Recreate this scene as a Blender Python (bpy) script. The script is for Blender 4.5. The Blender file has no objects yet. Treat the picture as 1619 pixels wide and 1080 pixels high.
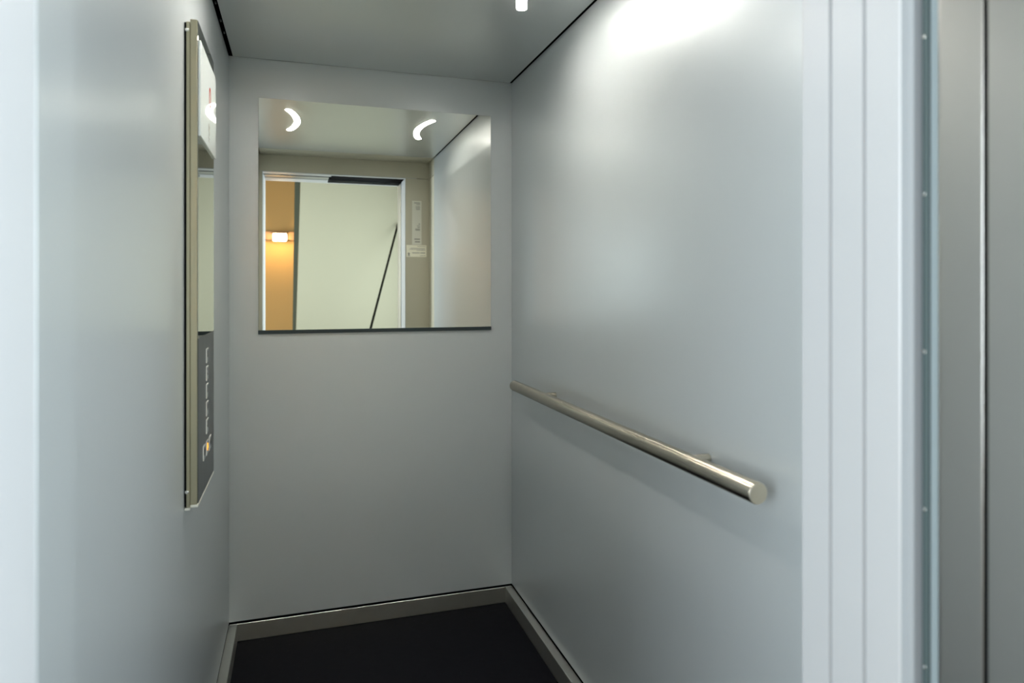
import bpy, bmesh, math, random
from mathutils import Vector, Matrix

random.seed(4)
scene = bpy.context.scene
COL = scene.collection

# ------------------------------------------------------------------ helpers
def obj(name, bm, mats, parent=None, label=None, smooth=False):
    me = bpy.data.meshes.new(name)
    bmesh.ops.recalc_face_normals(bm, faces=bm.faces[:])
    bm.to_mesh(me)
    bm.free()
    for m in (mats if isinstance(mats, (list, tuple)) else [mats]):
        me.materials.append(m)
    if smooth:
        for p in me.polygons:
            p.use_smooth = True
    o = bpy.data.objects.new(name, me)
    COL.objects.link(o)
    if parent is not None:
        o.parent = parent
        o.matrix_parent_inverse = Matrix.Translation(-Vector(parent.location))
    if label:
        o['label'] = label
    return o


def thing(name, label, cat, loc, group=None):
    o = bpy.data.objects.new(name, None)
    COL.objects.link(o)
    o.location = loc
    o.empty_display_size = .05
    tag(o, label, cat, group)
    return o


def tag(o, label, cat, group=None):
    o['label'] = label
    o['category'] = cat
    if group:
        o['group'] = group
    return o


def struct(name, bm, mats, label=None, parent=None, smooth=False):
    o = obj(name, bm, mats, parent, label, smooth)
    if parent is None:
        o['kind'] = 'structure'
    return o


def add_box(bm, lo, hi, mi=0, bevel=0.0, seg=2):
    n0 = set(bm.faces)
    vs = [bm.verts.new((x, y, z)) for x in (lo[0], hi[0]) for y in (lo[1], hi[1]) for z in (lo[2], hi[2])]
    for a, b, c, d in ((0, 1, 3, 2), (4, 6, 7, 5), (0, 4, 5, 1), (2, 3, 7, 6), (0, 2, 6, 4), (1, 5, 7, 3)):
        bm.faces.new((vs[a], vs[b], vs[c], vs[d]))
    if bevel:
        es = list({e for v in vs for e in v.link_edges})
        bmesh.ops.bevel(bm, geom=es, offset=bevel, segments=seg, profile=.5, affect='EDGES')
    for f in bm.faces:
        if f not in n0:
            f.material_index = mi
    return bm


def box(lo, hi, mi=0, bevel=0.0, seg=2):
    return add_box(bmesh.new(), lo, hi, mi, bevel, seg)


def add_cyl(bm, a, b, r, n=32, mi=0, r2=None, caps=True, bevel=0.0):
    a, b = Vector(a), Vector(b)
    d = (b - a).normalized()
    u = d.orthogonal().normalized()
    w = d.cross(u)
    r2 = r if r2 is None else r2
    prof = [(0, r), (1, r2)]
    if bevel:
        L = (b - a).length
        prof = [(0, r - bevel), (bevel * .3 / L, r - bevel * .3), (bevel / L, r), (1 - bevel / L, r2),
                (1 - bevel * .3 / L, r2 - bevel * .3), (1, r2 - bevel)]
    rings = []
    for t, rr in prof:
        c = a.lerp(b, t)
        rings.append([bm.verts.new(c + (u * math.cos(2 * math.pi * i / n) + w * math.sin(2 * math.pi * i / n)) * rr)
                      for i in range(n)])
    for R0, R1 in zip(rings, rings[1:]):
        for i in range(n):
            f = bm.faces.new((R0[i], R0[(i + 1) % n], R1[(i + 1) % n], R1[i]))
            f.material_index = mi
            f.smooth = True
    if caps:
        for R in (rings[0], rings[-1]):
            f = bm.faces.new(R)
            f.material_index = mi
    return bm


def cyl(a, b, r, n=32, **k):
    return add_cyl(bmesh.new(), a, b, r, n, **k)


def add_prism(bm, pts, z0, z1, mi=0):
    lo = [bm.verts.new((x, y, z0)) for x, y in pts]
    hi = [bm.verts.new((x, y, z1)) for x, y in pts]
    n = len(pts)
    fs = [bm.faces.new(lo), bm.faces.new(hi)]
    for i in range(n):
        fs.append(bm.faces.new((lo[i], lo[(i + 1) % n], hi[(i + 1) % n], hi[i])))
    for f in fs:
        f.material_index = mi
    return bm


def prism(pts, z0, z1, mi=0):
    return add_prism(bmesh.new(), pts, z0, z1, mi)


# ------------------------------------------------------------------ materials
def mat(name, col, rough=.5, metal=0.0, spec=.5, grain=None, aniso=0.0, rvar=0.0, bump=0.0):
    m = bpy.data.materials.new(name)
    m.use_nodes = True
    nt = m.node_tree
    b = nt.nodes['Principled BSDF']
    b.inputs['Base Color'].default_value = (*col, 1)
    b.inputs['Roughness'].default_value = rough
    b.inputs['Metallic'].default_value = metal
    b.inputs['Specular IOR Level'].default_value = spec
    if grain:
        tc = nt.nodes.new('ShaderNodeTexCoord')
        mp = nt.nodes.new('ShaderNodeMapping')
        mp.inputs['Scale'].default_value = grain
        nz = nt.nodes.new('ShaderNodeTexNoise')
        nz.inputs['Scale'].default_value = 1.0
        nz.inputs['Detail'].default_value = 4
        nt.links.new(tc.outputs['Object'], mp.inputs['Vector'])
        nt.links.new(mp.outputs['Vector'], nz.inputs['Vector'])
        if rvar:
            mr = nt.nodes.new('ShaderNodeMapRange')
            mr.inputs['To Min'].default_value = max(.01, rough - rvar)
            mr.inputs['To Max'].default_value = rough + rvar
            nt.links.new(nz.outputs['Fac'], mr.inputs['Value'])
            nt.links.new(mr.outputs['Result'], b.inputs['Roughness'])
        if bump:
            bp = nt.nodes.new('ShaderNodeBump')
            bp.inputs['Strength'].default_value = bump
            bp.inputs['Distance'].default_value = .0005
            nt.links.new(nz.outputs['Fac'], bp.inputs['Height'])
            nt.links.new(bp.outputs['Normal'], b.inputs['Normal'])
    return m


def emis(name, col, strength):
    m = bpy.data.materials.new(name)
    m.use_nodes = True
    nt = m.node_tree
    nt.nodes.remove(nt.nodes['Principled BSDF'])
    e = nt.nodes.new('ShaderNodeEmission')
    e.inputs['Color'].default_value = (*col, 1)
    e.inputs['Strength'].default_value = strength
    nt.links.new(e.outputs[0], nt.nodes['Material Output'].inputs['Surface'])
    return m


M = {}
M['panel'] = mat('satin_grey_panel', (.53, .57, .58), .38, .33, .4, grain=(160, 160, 8), rvar=.015)
pb = M['panel'].node_tree.nodes['Principled BSDF']
pb.inputs['Coat Weight'].default_value = .6
pb.inputs['Coat Roughness'].default_value = .22
M['ceil'] = mat('satin_ceiling_steel', (.70, .72, .71), .34, .8, .5)
M['portal'] = mat('beige_grey_portal', (.54, .505, .39), .42, .3, .5, grain=(160, 160, 8), rvar=.03)
M['white'] = mat('pale_anodised_frame', (.47, .48, .485), .38, .15, .5, grain=(200, 200, 6), rvar=.03)
M['black'] = mat('black_gap', (.003, .0033, .0036), .9, 0, .03)
M['dark'] = mat('dark_metal_channel', (.045, .06, .065), .45, .6, .4)
M['darkgreen'] = mat('grey_green_rubber', (.065, .092, .092), .5, .2, .4)
M['steel'] = mat('brushed_stainless', (.58, .57, .54), .29, 1.0, .5, grain=(300, 300, 4), rvar=.02)
for key, ax in (('rail', 'Y'), ('post', 'X')):
    M[key] = mat('turned_stainless', (.45, .415, .34), .23, 1.0, .5)
    nt = M[key].node_tree
    tg = nt.nodes.new('ShaderNodeTangent'); tg.direction_type = 'RADIAL'; tg.axis = ax
    pb = nt.nodes['Principled BSDF']
    nt.links.new(tg.outputs[0], pb.inputs['Tangent'])
    pb.inputs['Anisotropic'].default_value = .95
    pb.inputs['Anisotropic Rotation'].default_value = .25
M['box'] = mat('panel_box_steel', (.44, .41, .30), .34, 1.0, .5, grain=(300, 300, 4), rvar=.06, bump=.05)
M['polish'] = mat('polished_panel_face', (.33, .33, .315), .03, 1.0, .5)
M['satin'] = mat('dark_reflection_face', (.07, .08, .08), .32, .6, .4, grain=(300, 300, 4), rvar=.05)  # dark reflection on the lower panel face put into the base colour
M['alu'] = mat('aluminium_skirting', (.52, .52, .48), .38, .9, .5, grain=(6, 6, 300), rvar=.06)
M['mirror'] = mat('mirror_silvering', (.90, .925, .89), .0, 1.0, .5)
M['glassedge'] = mat('mirror_glass_edge', (.35, .40, .38), .15, .3, .6)
M['floor'] = mat('black_rubber_floor', (.005, .005, .007), .55, 0, .06, grain=(40, 40, 40), rvar=.05)
M['glass'] = mat('white_display_glass', (.80, .85, .82), .02, 0, .8)
M['print'] = mat('dark_print', (.03, .03, .03), .5)
M['greyprint'] = mat('grey_print', (.34, .33, .28), .5)
M['plate'] = mat('pale_aluminium_plate', (.74, .72, .62), .45, .1)
M['sticker'] = mat('cream_sticker', (.92, .88, .72), .55)
M['screw'] = mat('bright_screw', (.75, .75, .72), .2, 1.0)
M['glint'] = mat('painted_button_glint', (.85, .84, .78), .5, .2)
M['clip'] = mat('dull_clip_steel', (.16, .17, .18), .35, .9)
M['cream'] = mat('cream_plaster', (.235, .222, .158), .85, 0, .2, grain=(30, 30, 30), bump=.1)
M['orange'] = mat('ochre_plaster', (.60, .37, .14), .85, 0, .2, grain=(20, 20, 20), bump=.1)
M['hall'] = mat('pale_landing_plaster', (.55, .56, .55), .8, 0, .2)
M['hallfloor'] = mat('grey_landing_floor', (.12, .12, .115), .5, 0, .4)
M['rubber'] = mat('dark_post', (.005, .005, .003), .8, 0, .03)
M['tray'] = mat('copper_tinted_tray', (.25, .15, .08), .4, .4)
M['led'] = emis('led_arc', (1.0, .95, .87), 1)
nt = M['led'].node_tree
ge = nt.nodes.new('ShaderNodeNewGeometry')
dp = nt.nodes.new('ShaderNodeVectorMath'); dp.operation = 'DOT_PRODUCT'
ab = nt.nodes.new('ShaderNodeMath'); ab.operation = 'ABSOLUTE'
ml = nt.nodes.new('ShaderNodeMath'); ml.operation = 'MULTIPLY'; ml.inputs[1].default_value = 172
nt.links.new(ge.outputs['Incoming'], dp.inputs[0]); nt.links.new(ge.outputs['Normal'], dp.inputs[1])
nt.links.new(dp.outputs['Value'], ab.inputs[0]); pw = nt.nodes.new('ShaderNodeMath'); pw.operation = 'POWER'; pw.inputs[1].default_value = .75
nt.links.new(ab.outputs[0], pw.inputs[0]); nt.links.new(pw.outputs[0], ml.inputs[0])
nt.links.new(ml.outputs[0], [n for n in nt.nodes if n.type == 'EMISSION'][0].inputs['Strength'])
M['amber'] = emis('amber_button_light', (1.0, .42, .04), 2.0)
M['lamp'] = emis('warm_lamp_glass', (1.0, .66, .32), 140)
M['red'] = emis('red_display_digit', (1.0, .10, .06), .45)

# floor: speckles in the black rubber
nt = M['floor'].node_tree
b = nt.nodes['Principled BSDF']
tc = nt.nodes.new('ShaderNodeTexCoord')
vo = nt.nodes.new('ShaderNodeTexVoronoi'); vo.inputs['Scale'].default_value = 45
cr = nt.nodes.new('ShaderNodeValToRGB')
cr.color_ramp.elements[0].position = .035; cr.color_ramp.elements[0].color = (.05, .05, .055, 1)
cr.color_ramp.elements[1].position = .06; cr.color_ramp.elements[1].color = (.005, .005, .007, 1)
nt.links.new(tc.outputs['Object'], vo.inputs['Vector'])
nt.links.new(vo.outputs['Distance'], cr.inputs['Fac'])
nt.links.new(cr.outputs['Color'], b.inputs['Base Color'])

# ------------------------------------------------------------------ car geometry
XL, XR = -.2457, .854          # side walls
YF, YB = .80, 2.70             # front return, back wall
ZC = 2.177                     # ceiling
CAM = 1.31
ZH = 2.067                     # door header soffit
OL, OR = -.219, .691           # door opening
YD = .42                       # landing face of the door frame
ZW = .0745                     # underside of the wall panels

# walls: a panel with a black backing behind it, open at the foot as a dark shadow gap
def wall_panel(name, lo, hi, blo, bhi, label):
    bm = bmesh.new()
    add_box(bm, lo, hi, 0)
    add_box(bm, blo, bhi, 1)
    return struct(name, bm, [M['panel'], M['black']], label)

wall_panel('wall_back', (XL - .03, YB, ZW), (XR + .03, YB + .02, ZC + .001), (XL - .1, YB + .0205, -.02), (XR + .1, YB + .06, ZC + .1),
           'grey satin metal wall at the back of the lift with the mirror on it')
wall_panel('wall_left', (XL - .02, YF - .002, ZW), (XL, YB - .0015, ZC - .004), (XL - .06, YF - .2, -.02), (XL - .0205, YB + .06, ZC + .1),
           'grey satin metal wall on the left with the button panel on it')
wall_panel('wall_right', (XR, YF + .186, ZW), (XR + .02, YB - .0015, ZC + .001), (XR + .0205, YF - .1, -.02), (XR + .06, YB + .06, ZC + .1),
           'grey satin metal wall on the right with the handrail on it')

bm = bmesh.new()
add_box(bm, (XL + .013, YF + .20, ZC), (XR - .010, YB - .004, ZC + .012), 0)
add_box(bm, (XL - .06, YF - .02, ZC + .05), (XR + .06, YB + .06, ZC + .1), 1)
struct('ceiling', bm, [M['ceil'], M['black']], 'satin metal lift ceiling with two curved light strips')

bm = bmesh.new()
add_box(bm, (XL - .03, YF - .02, -.02), (XR + .03, YB + .03, 0), 0)
struct('floor', bm, M['floor'], 'black speckled rubber floor of the lift')

# ceiling gap clips on the left
for y, l in ((2.22, .012), (2.36, .016), (2.47, .010)):
    bm = box((XL + .003, y, ZC + .003), (XL + .007, y + l, ZC + .009), 0, .0012)
    tag(obj('ceiling_clip', bm, M['clip']), 'small metal clip in the dark gap between left wall and ceiling', 'clip',
        'clips in the ceiling gap')

# front portal: header, returns, side and top bands
bm = bmesh.new()
add_box(bm, (XL - .02, YF - .02, ZH + .004), (XR + .02, YF, ZC + .05), 0)               # header panel
add_box(bm, (OR + .003, YF - .02, 0), (XR + .02, YF, ZH), 0)                     # right return
add_box(bm, (XL - .0, YF - .02, 0), (OL - .003, YF, ZH), 0)                      # left return
add_box(bm, (XR + .0, YF - .001, 0), (XR + .02, YF + .184, ZH), 0)               # right side band
add_box(bm, (XR + .0, YF - .001, ZH + .004), (XR + .02, YF + .184, ZC + .02), 0)
add_box(bm, (XL + .013, YF + .004, ZC), (XR - .007, YF + .198, ZC + .012), 0)    # top band
add_box(bm, (XL - .05, YF - .06, ZH + .02), (XR + .05, YF - .021, ZC + .1), 1)
add_box(bm, (OR + .08, YF - .06, -.02), (XR + .06, YF - .021, ZH + .02), 1)
struct('wall_front', bm, [M['portal'], M['black']], 'beige grey metal front of the lift around its doorway')

# skirting: aluminium channel
def skirting(name, lo, hi, label):
    struct(name, box(lo, hi, 0, .0012, 1), M['alu'], label)
skirting('baseboard_back', (XL + .001, YB - .003, .0005), (XR - .001, YB + .003, .0655), 'aluminium skirting along the back wall')
skirting('baseboard_left', (XL - .001, YF + .002, .0005), (XL + .029, YB - .0035, .0655), 'aluminium skirting along the left wall')
skirting('baseboard_right', (XR - .030, YF + .002, .0005), (XR + .001, YB - .0035, .0655), 'aluminium skirting along the right wall')

# ------------------------------------------------------------------ door frame
pts = [(OR, .798), (OR, .7470), (OR + .007, .7462), (OR + .007, .7418), (OR, .7410), (OR, .6895), (OR + .007, .6887),
       (OR + .007, .6843), (OR, .6835), (OR, .634), (OR + .0015, .6325), (OR + .07, .6325), (OR + .07, .798)]
struct('trim_1', prism(pts, 0, ZH - .001), M['white'], 'pale ribbed metal jamb at the right of the lift doorway')

struct('trim_11', prism([(OR + .0015, .632), (OR + .0015, .622), (OR + .006, .6188), (OR + .07, .6188), (OR + .07, .632)], 0, ZH - .001), mat('shaded_jamb_edge', (.30, .32, .33), .5, 0, .3), 'edge of the right jamb with its shading painted in grey')  # darker strip paints the shading where the jamb edge rounds off
pts = [(OL, .798), (OL, .690), (OL - .002, .688), (OL - .08, .688), (OL - .08, .798)]
struct('trim_2', prism(pts, 0, ZH - .001), M['panel'], 'grey metal jamb at the left of the lift doorway')
pts = [(OL, .6865), (OL, YD + .004), (OL - .004, YD), (OL - .12, YD), (OL - .12, .6865)]
struct('trim_3', prism(pts, 0, ZH - .001), mat('pale_landing_jamb', (.62, .635, .65), .4, .1), 'pale metal landing jamb at the left edge of the photo')

# sliding door edge in the gap at the right, with its line of screws
def door_slab(name, lo, hi, m, label):
    return struct(name, box(lo, hi, 0, .002), m, label)
XS = OR + .010
d1 = door_slab('door_1', (XS, .6030, 0), (OR + .075, .6122, ZH - .002), M['darkgreen'], 'edge of the open lift door in the dark gap beside the right jamb')
for k in range(11):
    z = 1.31 + .297 - .1850 * (k - 3.0)
    if not 0.05 < z < ZH - .05:
        continue
    bm = cyl((XS - .0015, .6076, z), (XS + .002, .6076, z), .0022, 16, bevel=.0006)
    obj('screw', bm, M['screw'], d1)
struct('trim_12', box((OR + .005, .5845, 0), (OR + .04, .5965, ZH - .002), 0, .0015), mat('bluish_edge_reflection', (.21, .255, .265), .5, 0, .3), 'edge of the stainless frame beside the dark gap, its bluish reflection painted as a strip')  # bluish strip paints the reflection on the stainless corner
struct('trim_4', box((OR + .024, .5970, 0), (OR + .08, .6186, ZH - .002)), M['black'], 'dark channel the lift door slides in')

# stainless landing frame: two faces with a slot between
pts = [(OR + .006, .5840), (OR + .001, .5825), (OR, .579), (OR, .5302), (OR + .0002, .5298), (OR + .08, .5298), (OR + .08, .5840)]
struct('trim_5', prism(pts, 0, ZH - .002), M['steel'], 'brushed stainless landing frame, narrow inner face at the right')
pts = [(OR + .0002, .5240), (OR, .5236), (OR, YD + .004), (OR + .004, YD), (OR + .20, YD), (OR + .20, .5240)]
struct('trim_6', prism(pts, 0, ZH - .002), M['steel'], 'brushed stainless landing frame, outer face at the right edge of the photo')
struct('trim_7', box((OR + .0015, .5241, 0), (OR + .08, .5297, ZH - .002)), M['black'], 'dark slot between the stainless faces')

# header soffit with door track
XM = .207
bm = bmesh.new()
add_box(bm, (OL - .08, .712, ZH), (XM, YF - .001, ZH + .004), 0)
add_box(bm, (OL - .08, YD, ZH), (XM - .012, .556, ZH + .004), 0)
add_box(bm, (XM, .757, ZH), (OR + .08, YF - .001, ZH + .004), 0)
add_box(bm, (XM - .012, YD, ZH), (OR + .08, .452, ZH + .004), 0)
add_box(bm, (OL - .1, YD, ZH + .05), (OR + .1, YF - .06, ZH + .12), 1)
add_box(bm, (OL - .1, YD, ZH + .0041), (OL - .08, YF - .06, ZH + .05), 1)
add_box(bm, (OR + .08, YD, ZH + .0041), (OR + .1, YF - .06, ZH + .05), 1)
hd = struct('trim_8', bm, [M['white'], M['black']], 'pale metal soffit over the doorway with the dark door track in it')
obj('door_track', box((OL - .07, .562, ZH + .002), (XM - .012, .664, ZH + .020), 0, .002), mat('track_steel', (.40, .42, .43), .35, .8), hd)
obj('track_roller', box((-.12, .66, ZH + .003), (-.05, .70, ZH + .02), 0, .004), M['black'], hd)
obj('door_hanger', box((XM, .46, ZH + .018), (OR + .07, .70, ZH + .03), 0, .003), M['black'], hd)

# ------------------------------------------------------------------ mirror
mx0, mx1, mz0, mz1 = -.1434, .7615, CAM - .157, CAM + .7205
t = thing('mirror', 'square frameless mirror on the back wall of the lift', 'mirror', ((mx0 + mx1) / 2, YB, mz0))
obj('mirror_back', box((mx0 + .001, YB - .0042, mz0 + .001), (mx1 - .001, YB - .0002, mz1 - .001)), M['glassedge'], t)
obj('mirror_glass', box((mx0, YB - .0062, mz0 + .002), (mx1, YB - .0043, mz1), 0, .0006, 1), M['mirror'], t)
bm = bmesh.new()
add_box(bm, (mx0 - .001, YB - .0092, mz0 - .010), (mx1 + .001, YB - .0002, mz0 - .004), 0, .0008, 1)
add_box(bm, (mx0 - .001, YB - .0092, mz0 - .0045), (mx1 + .001, YB - .0068, mz0 + .004), 0, .0005, 1)
obj('mirror_channel', bm, M['dark'], t, 'dark metal channel under the mirror')

# ------------------------------------------------------------------ handrail
hx, hz = .79, .942
t = thing('handrail', 'round brushed stainless handrail on the right wall of the lift', 'handrail', (XR, 1.75, hz))
obj('rail_tube', cyl((hx, 1.024, hz), (hx, 2.462, hz), .0200, 128, bevel=.0012), M['rail'], t)
obj('end_cap', cyl((hx, 1.0225, hz), (hx, 1.0245, hz), .0190, 48, bevel=.0006), mat('end_cap_steel', (.55, .54, .49), .5, .85), t)
obj('end_cap', cyl((hx, 2.4615, hz), (hx, 2.4635, hz), .0190, 48, bevel=.0006), M['rail'], t)
for y in (1.272, 2.19):
    p = obj('bracket', cyl((hx + .012, y, hz), (XR - .0003, y, hz), .0103, 32, bevel=.0006), M['post'], t)

# ------------------------------------------------------------------ control panel
px = -.217
y0, y1, z0, z1 = 1.668, 1.966, CAM - .486, CAM + .611
t = thing('control_panel', 'tall polished steel button panel on the left wall of the lift', 'control panel', (XL, (y0 + y1) / 2, z0))
obj('shadow_gap', box((XL + .0003, y0 + .0012, z0 - .004), (XL + .0042, y1 - .002, z1 - .008)), M['black'], t)
obj('wall_mount_box', box((XL + .0043, y0 + .0006, z0 - .006), (XL + .012, y1 - .001, z1 - .006), 0, .0008, 1), M['box'], t)
bm = box((XL + .0125, y0, z0), (px - .0012, y1, z1), 0, .001, 1)
obj('casing', bm, M['box'], t)
zs = CAM - .110
obj('face_plate', box((px - .0011, y0 + .0005, z0 + .001), (px, y1 - .0005, zs - .0004), 0, .0004, 1), M['satin'], t, 'lower face holding the buttons, with a dark reflection painted in')  # darker than the upper face to paint in the dark reflection below the mirror
obj('polished_cover', box((px - .0011, y0 + .0005, zs), (px, y1 - .0005, z1 - .001), 0, .0004, 1), M['polish'], t, 'mirror polished upper face')
obj('bottom_cap', box((XL + .0125, y0 - .001, z0 - .006), (px, y1, z0 - .0005), 0, .0008, 1), M['plate'], t)
bm = box((XL + .0005, y0 - .002, z0 - .012), (XL + .0122, y0 + .03, z0 - .0065), 0, .001, 1)
obj('corner_foot', bm, M['plate'], t)
for z in (z1 - .026, z0 + .030):
    bm = cyl((XL + .006, y0 + .001, z), (XL + .006, y0 - .004, z), .0042, 20, bevel=.0012)
    obj('screw', bm, M['screw'], t)

# white display glass
dz0, dz1 = CAM + .351, CAM + .568
gp = obj('display_glass', box((px + .0001, y0 + .010, dz0), (px + .0045, y1 + .004, dz1), 0, .0003, 1), M['glass'], t, 'white glass display on the button panel')
# red floor digit behind the glass (a thin "2"-less bar figure) and small dark emblem
def text_mesh(name, s, size, m, origin, parent, depth=.0006):
    cu = bpy.data.curves.new(name, 'FONT')
    cu.body = s
    cu.size = size
    cu.align_x = 'CENTER'
    cu.align_y = 'CENTER'
    cu.extrude = depth / 2
    tmp = bpy.data.objects.new(name + '_tmp', cu)
    COL.objects.link(tmp)
    bpy.context.view_layer.update()
    dg = bpy.context.evaluated_depsgraph_get()
    me = bpy.data.meshes.new_from_object(tmp.evaluated_get(dg))
    bpy.data.objects.remove(tmp)
    bpy.data.curves.remove(cu)
    me.name = name
    me.materials.clear()
    me.materials.append(m)
    # text x -> +y is wrong way round on a face looking to +x: readers face -x, their right is +y
    R = Matrix(((0, 0, 1, 0), (1, 0, 0, 0), (0, 1, 0, 0), (0, 0, 0, 1)))
    me.transform(Matrix.Translation(origin) @ R)
    o = bpy.data.objects.new(name, me)
    COL.objects.link(o)
    o.parent = parent
    o.matrix_parent_inverse = Matrix.Translation(-Vector(parent.location))
    return o

text_mesh('floor_digit', '0', .075, M['red'], (px + .0046, 1.845, CAM + .478), t)
# emblem: ring with a foot, two little bars under it
bm = bmesh.new()
n = 28
ey, ez = 1.828, CAM + .402
for i in range(n):
    a0, a1 = 2 * math.pi * i / n, 2 * math.pi * (i + 1) / n
    q = [(ey + r * math.cos(a), ez + r * math.sin(a)) for r, a in ((.011, a0), (.011, a1), (.005, a1), (.005, a0))]
    vs = [bm.verts.new((x, p[0], p[1])) for x in (px + .0045, px + .0050) for p in q]
    for f in ((0, 1, 2, 3), (4, 5, 6, 7), (0, 1, 5, 4), (2, 3, 7, 6)):
        bm.faces.new([vs[j] for j in f])
add_box(bm, (px + .0045, ey - .002, ez - .018), (px + .005, ey + .002, ez - .010))
obj('emblem', bm, M['greyprint'], t)
for k, w in enumerate((.030, .024)):
    obj('printed_line', box((px + .0045, ey - w / 2, ez - .026 - k * .008), (px + .0049, ey + w / 2, ez - .023 - k * .008)), M['greyprint'], t)

# buttons
yc = 1.823
def button(y, z, mark, lit=False):
    s = .0163
    bm = bmesh.new()
    add_box(bm, (px + .00005, y - s, z - s), (px + .0016, y + s, z + s), 0, .0003, 1)
    bt = obj('button', bm, M['polish'], t)
    bm = bmesh.new()
    e = .0012
    add_box(bm, (px + .0001, y - s - e, z - s - e), (px + .0022, y - s, z + s + e), 0)
    add_box(bm, (px + .0001, y - s, z + s), (px + .0022, y + s, z + s + e), 0)
    obj('button_glint', bm, M['glint'], bt)  # pale strips on near and top edges only: painted glint of caught light
    bt_children.append((bt, y, z, mark, lit))
    return bt
bt_children = []
for k, s in enumerate(('3', '2', '1', '0', '-1')):
    button(yc, CAM - .163 - .0437 * k, s)
zr = CAM - .391
button(yc - .055, zr, '<>')
button(yc, zr, 'bell', True)
button(yc + .055, zr, '><')
for bt, y, z, mark, lit in bt_children:
    if mark == 'bell':
        bm = bmesh.new()
        prof = [(-.010, -.005), (-.0075, -.003), (-.0065, .003), (-.004, .0075), (0, .009), (.004, .0075), (.0065, .003), (.0075, -.003), (.010, -.005)]
        vs = [[bm.verts.new((x, y + a, z + b + .002)) for a, b in prof] for x in (px + .0016, px + .0024)]
        bm.faces.new(vs[0]); bm.faces.new(vs[1])
        for i in range(len(prof)):
            j = (i + 1) % len(prof)
            bm.faces.new((vs[0][i], vs[0][j], vs[1][j], vs[1][i]))
        add_box(bm, (px + .0016, y - .003, z - .0075), (px + .0024, y + .003, z - .0045))
        o = obj('button_symbol', bm, M['amber'], t, 'lit amber bell symbol')
    elif mark in ('<>', '><'):
        bm = bmesh.new()
        for sgn in (-1, 1):
            tip = sgn * (.0105 if mark == '<>' else .002)
            base = sgn * (.002 if mark == '<>' else .0105)
            v = [[bm.verts.new((x, y + base, z + .002 + .0095)), bm.verts.new((x, y + base, z + .002 - .0095)), bm.verts.new((x, y + tip, z + .002))]
                 for x in (px + .0016, px + .0022)]
            bm.faces.new(v[0]); bm.faces.new(v[1])
            for i in range(3):
                j = (i + 1) % 3
                bm.faces.new((v[0][i], v[0][j], v[1][j], v[1][i]))
        o = obj('button_symbol', bm, M['print'], t)
    else:
        o = text_mesh('button_digit', mark, .024, M['print'], (px + .0018, y, z + .003), t)
    mw = o.matrix_parent_inverse.copy()
    o.parent = bt
    o.matrix_parent_inverse = Matrix.Identity(4)

# ------------------------------------------------------------------ notices on the right return (seen in the mirror)
def plate(name, x0, x1, z0, z1, m, lines, label, cat, dy=.0008, emblem=None, tilt=0):
    yy = YF + .0002
    t = thing(name, label, cat, ((x0 + x1) / 2, YF, (z0 + z1) / 2))
    obj('sheet', box((x0, yy, z0), (x1, yy + dy, z1), 0, .0003, 1), m, t)
    # reader looks towards -y: their left is +x
    for (fz, fl, fr, hgt) in lines:
        zc = z1 - fz * (z1 - z0)
        xa = x1 - fl * (x1 - x0)
        xb = x1 - fr * (x1 - x0)
        obj('printed_line', add_box(bmesh.new(), (xb, yy + dy, zc - hgt / 2), (xa, yy + dy + .0003, zc + hgt / 2)), M['greyprint'], t)
    if emblem:
        cx = x1 - emblem[0] * (x1 - x0)
        cz = z1 - emblem[1] * (z1 - z0)
        r = emblem[2]
        bm = bmesh.new()
        for i in range(24):
            a0, a1 = 2 * math.pi * i / 24, 2 * math.pi * (i + 1) / 24
            q = [(cx + rr * math.cos(a), cz + rr * math.sin(a)) for rr, a in ((r, a0), (r, a1), (r * .4, a1), (r * .4, a0))]
            vs = [bm.verts.new((p[0], v, p[1])) for v in (yy + dy, yy + dy + .0003) for p in q]
            for f in ((0, 1, 2, 3), (4, 5, 6, 7), (0, 1, 5, 4), (2, 3, 7, 6)):
                bm.faces.new([vs[j] for j in f])
        for s in (-1, 1):
            add_box(bm, (cx + s * r * .25 - r * .12, yy + dy, cz - r * 2.1), (cx + s * r * .25 + r * .12, yy + dy + .0003, cz - r * .9))
            add_box(bm, (cx + s * r * .8 - r * .6, yy + dy, cz - r * 2.4), (cx + s * r * .8 + r * .6, yy + dy + .0003, cz - r * 1.9))
        obj('emblem', bm, M['print'], t)
    return t

plate('rating_plate', .738, .803, CAM + .3075, CAM + .6075, M['plate'],
      [(.05, .16, .78, .006), (.085, .16, .55, .004), (.13, .16, .62, .0035), (.155, .16, .62, .0035), (.18, .16, .60, .0035), (.20, .16, .55, .0035),
       (.53, .16, .30, .007), (.565, .16, .50, .003), (.60, .16, .45, .006), (.645, .16, .66, .006), (.67, .16, .64, .006), (.875, .16, .76, .009), (.935, .16, .70, .009)],
      'tall narrow pale metal plate with print beside the doorway, seen in the mirror', 'plate')
plate('notice_sticker', .700, .8365, CAM + .224, CAM + .3045, M['sticker'],
      [(.10, .05, .45, .003), (.27, .06, .80, .003), (.36, .06, .85, .003), (.45, .06, .50, .003), (.66, .06, .30, .006), (.66, .34, .72, .005), (.90, .04, .32, .003)],
      'small cream rectangular sticker below the narrow plate, seen in the mirror', 'sticker', emblem=(.885, .74, .0065))

# ------------------------------------------------------------------ ceiling light arcs
def arc_pts(cx, mid, sgn, y_a, y_b, n=26):
    yc_ = (y_a + y_b) / 2
    h = (y_b - y_a) / 2
    s = abs(cx - mid)
    R = (h * h + s * s) / (2 * s)
    th = math.asin(min(1, h / R))
    out = []
    for i in range(n + 1):
        a = -th + 2 * th * i / n
        x = mid - sgn * (R - R * math.cos(a))
        out.append((x, yc_ + R * math.sin(a)))
    return out

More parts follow.
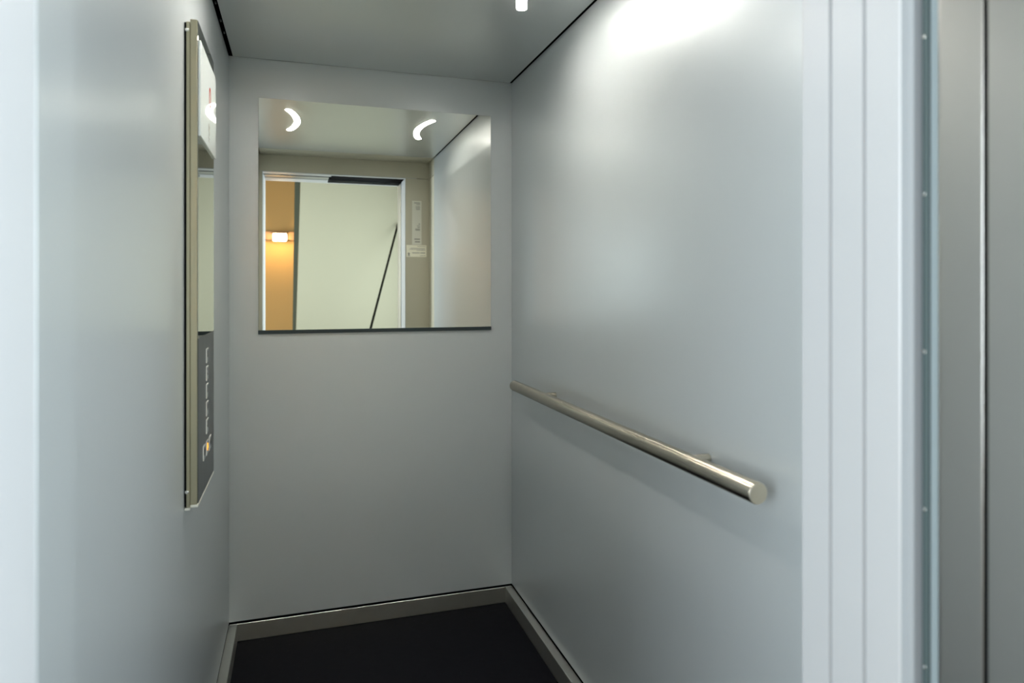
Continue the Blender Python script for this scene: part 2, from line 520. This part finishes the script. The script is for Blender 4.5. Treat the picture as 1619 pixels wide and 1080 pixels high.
def ribbon(pts, w, z0, z1, grow=0.0):
    P = [Vector(p) for p in pts]
    n = len(P)
    L, Rr = [], []
    for i in range(n):
        tdir = (P[min(i + 1, n - 1)] - P[max(i - 1, 0)]).normalized()
        nrm = Vector((-tdir.y, tdir.x))
        L.append(P[i] + nrm * w / 2)
        Rr.append(P[i] - nrm * w / 2)
    def cap(c, d, r, k=9):
        a0 = math.atan2(d.y, d.x) + math.pi / 2
        return [c + Vector((math.cos(a0 - math.pi * j / k), math.sin(a0 - math.pi * j / k))) * r for j in range(1, k)]
    out = L + cap(P[-1], (P[-1] - P[-2]).normalized(), w / 2) + Rr[::-1] + cap(P[0], (P[0] - P[1]).normalized(), w / 2)
    return prism([(v.x, v.y) for v in out], z0, z1)

for cx, mid, sgn, lab in ((.655, .615, -1, 'curved white light strip in the lift ceiling nearer the right wall'),
                          (-.047, -.007, 1, 'curved white light strip in the lift ceiling nearer the left wall, seen in the mirror')):
    pts = arc_pts(cx, mid, sgn, 1.545, 1.968)
    t = thing('ceiling_light', lab, 'ceiling light', (mid, 1.757, ZC), 'curved ceiling light strips')
    obj('light_trim', ribbon(pts, .037, ZC - .0012, ZC - .0002), M['ceil'], t)
    obj('diffuser', ribbon(pts, .031, ZC - .0022, ZC - .0011), M['led'], t)

# ------------------------------------------------------------------ landing outside the lift (seen in the mirror, lights the doorway)
HZ = 2.62
struct('floor_hall', box((-1.5, -4.2, -.06), (2.4, YF - .0205, -.0005)), M['hallfloor'])
struct('ceiling_hall', box((-1.5, -4.2, HZ), (2.4, YD, HZ + .05)), M['hall'])
bm = bmesh.new()
add_box(bm, (-1.5, YD - .012, 0), (OL - .09, YD + .06, HZ))
add_box(bm, (OR + .16, YD - .012, 0), (2.4, YD + .06, HZ))
add_box(bm, (OL - .09, YD - .012, ZH + .10), (OR + .16, YD + .06, HZ))
struct('wall_shaft', bm, M['hall'])
bm = bmesh.new()
add_box(bm, (OL - .09, YD - .016, ZH + .004), (OR + .16, YD + .003, ZH + .10))
struct('trim_9', bm, M['white'])
struct('wall_hall_left', box((-1.55, -4.2, 0), (-1.5, YD + .06, HZ)), M['orange'])
struct('wall_hall_right', box((1.32, -4.2, 0), (1.37, YD - .012, HZ)), M['cream'])
struct('wall_passage', box((-1.5, -3.25, 0), (.4, -3.20, HZ)), M['orange'], 'ochre wall lit by a warm lamp, seen through the doorway in the mirror')
# cream stair wall with a slightly leaning edge
def slab(p, y0, y1):
    bm = bmesh.new()
    A = [bm.verts.new((x, y0, z)) for x, z in p]
    B = [bm.verts.new((x, y1, z)) for x, z in p]
    bm.faces.new(A); bm.faces.new(B)
    for i in range(len(p)):
        j = (i + 1) % len(p)
        bm.faces.new((A[i], A[j], B[j], B[i]))
    return bm
def edge_x(z, xa=.017, xb=-.024):
    return xb + (xa - xb) * (z - .922) / (2.36 - .922)
struct('wall_stair', slab([(edge_x(0), 0), (1.32, 0), (1.32, HZ), (edge_x(HZ), HZ)], -1.72, -1.60), M['cream'], 'cream stair wall seen through the doorway in the mirror')
def edge_l(z):
    return -.057 + (-.037 + .057) * (z - .922) / (2.36 - .922)
struct('trim_10', slab([(edge_l(0), 0), (edge_x(0) - .001, 0), (edge_x(HZ) - .001, HZ), (edge_l(HZ), HZ)], -1.73, -1.598), mat('dark_partition_edge', (.035, .037, .024), .7, 0, .1),
       'dark leaning edge of the cream stair wall, seen in the mirror')

# stair handrail
t = thing('stair_handrail', 'thin dark stair handrail against the cream wall, seen in the mirror', 'handrail', (.966, -1.6, 1.964))
A = Vector((.966, -1.555, 1.960)); B = Vector((.602, -.60, .977))
D = (B - A)
obj('rail_bar', cyl(A - D * .03, A + D * 1.25, .0105, 20), M['rubber'], t)
obj('wall_bracket', cyl(A + Vector((0, .0, 0)), (.966, -1.5995, 1.945), .006, 12), M['rubber'], t)

# wall lamp on a tray across the ochre wall
lx, lz = -.213, 1.935
t = thing('cable_tray', 'copper coloured tray across the ochre wall, seen in the mirror', 'cable tray', (-.2, -3.2, 1.95))
obj('wall_mounted_tray', box((-1.5, -3.1995, 1.905), (.39, -3.13, 2.005), 0, .004), M['tray'], t)
t = thing('wall_lamp', 'glowing warm square lamp on the tray on the ochre wall, seen in the mirror', 'lamp', (lx, -3.13, lz))
obj('lamp_base', box((lx - .085, -3.1298, lz - .04), (lx + .085, -3.105, lz + .039), 0, .004), M['tray'], t)
obj('added_lamp_hood', box((lx - .085, -3.1298, lz + .0395), (lx + .085, -3.015, lz + .050), 0, .003), M['tray'], t)  # hood added to keep the lamp's light off the wall above
obj('lamp_glass', box((lx - .075, -3.1048, lz - .045), (lx + .075, -3.04, lz + .038), 0, .012, 3), M['lamp'], t)

# ------------------------------------------------------------------ lights
def area(name, loc, rot, sx, sy, power, col):
    l = bpy.data.lights.new(name, 'AREA')
    l.shape = 'RECTANGLE'
    l.size, l.size_y = sx, sy
    l.energy = power
    l.color = col
    o = bpy.data.objects.new(name, l)
    COL.objects.link(o)
    o.location = loc
    o.rotation_euler = rot
    return o

area('landing_ceiling_light', (.25, -.15, HZ - .03), (0, 0, 0), 1.2, .30, 15, (.88, .95, 1.0))
area('landing_side_fill', (-1.48, -.62, 1.45), (0, math.radians(-90), 0), 1.4, 1.0, 98, (.80, .91, 1.0))  # unseen cool fill lights added at both landing sides to brighten jambs and walls
area('landing_side_fill', (1.30, -.62, 1.35), (0, math.radians(90), 0), 1.4, 1.0, 62, (.80, .91, 1.0))
w = bpy.data.worlds.new('dim_building')
w.use_nodes = True
w.node_tree.nodes['Background'].inputs[0].default_value = (.5, .55, .6, 1)
w.node_tree.nodes['Background'].inputs[1].default_value = .02
scene.world = w

# ------------------------------------------------------------------ camera
cam = bpy.data.cameras.new('camera')
co = bpy.data.objects.new('camera', cam)
COL.objects.link(co)
cam.sensor_width = 36
cam.lens = 1065 / 1619 * 36
cam.shift_y = -82 / 1619
cam.clip_start = .02
co.location = (0, 0, CAM)
co.rotation_euler = (math.radians(90), 0, math.radians(-17.58))
cam.dof.use_dof = True
cam.dof.focus_distance = 2.4
cam.dof.aperture_fstop = 2.8
scene.camera = co

scene.view_settings.view_transform = 'Standard'
scene.view_settings.look = 'None'
scene.view_settings.exposure = 0.0
scene.view_settings.gamma = 1.0
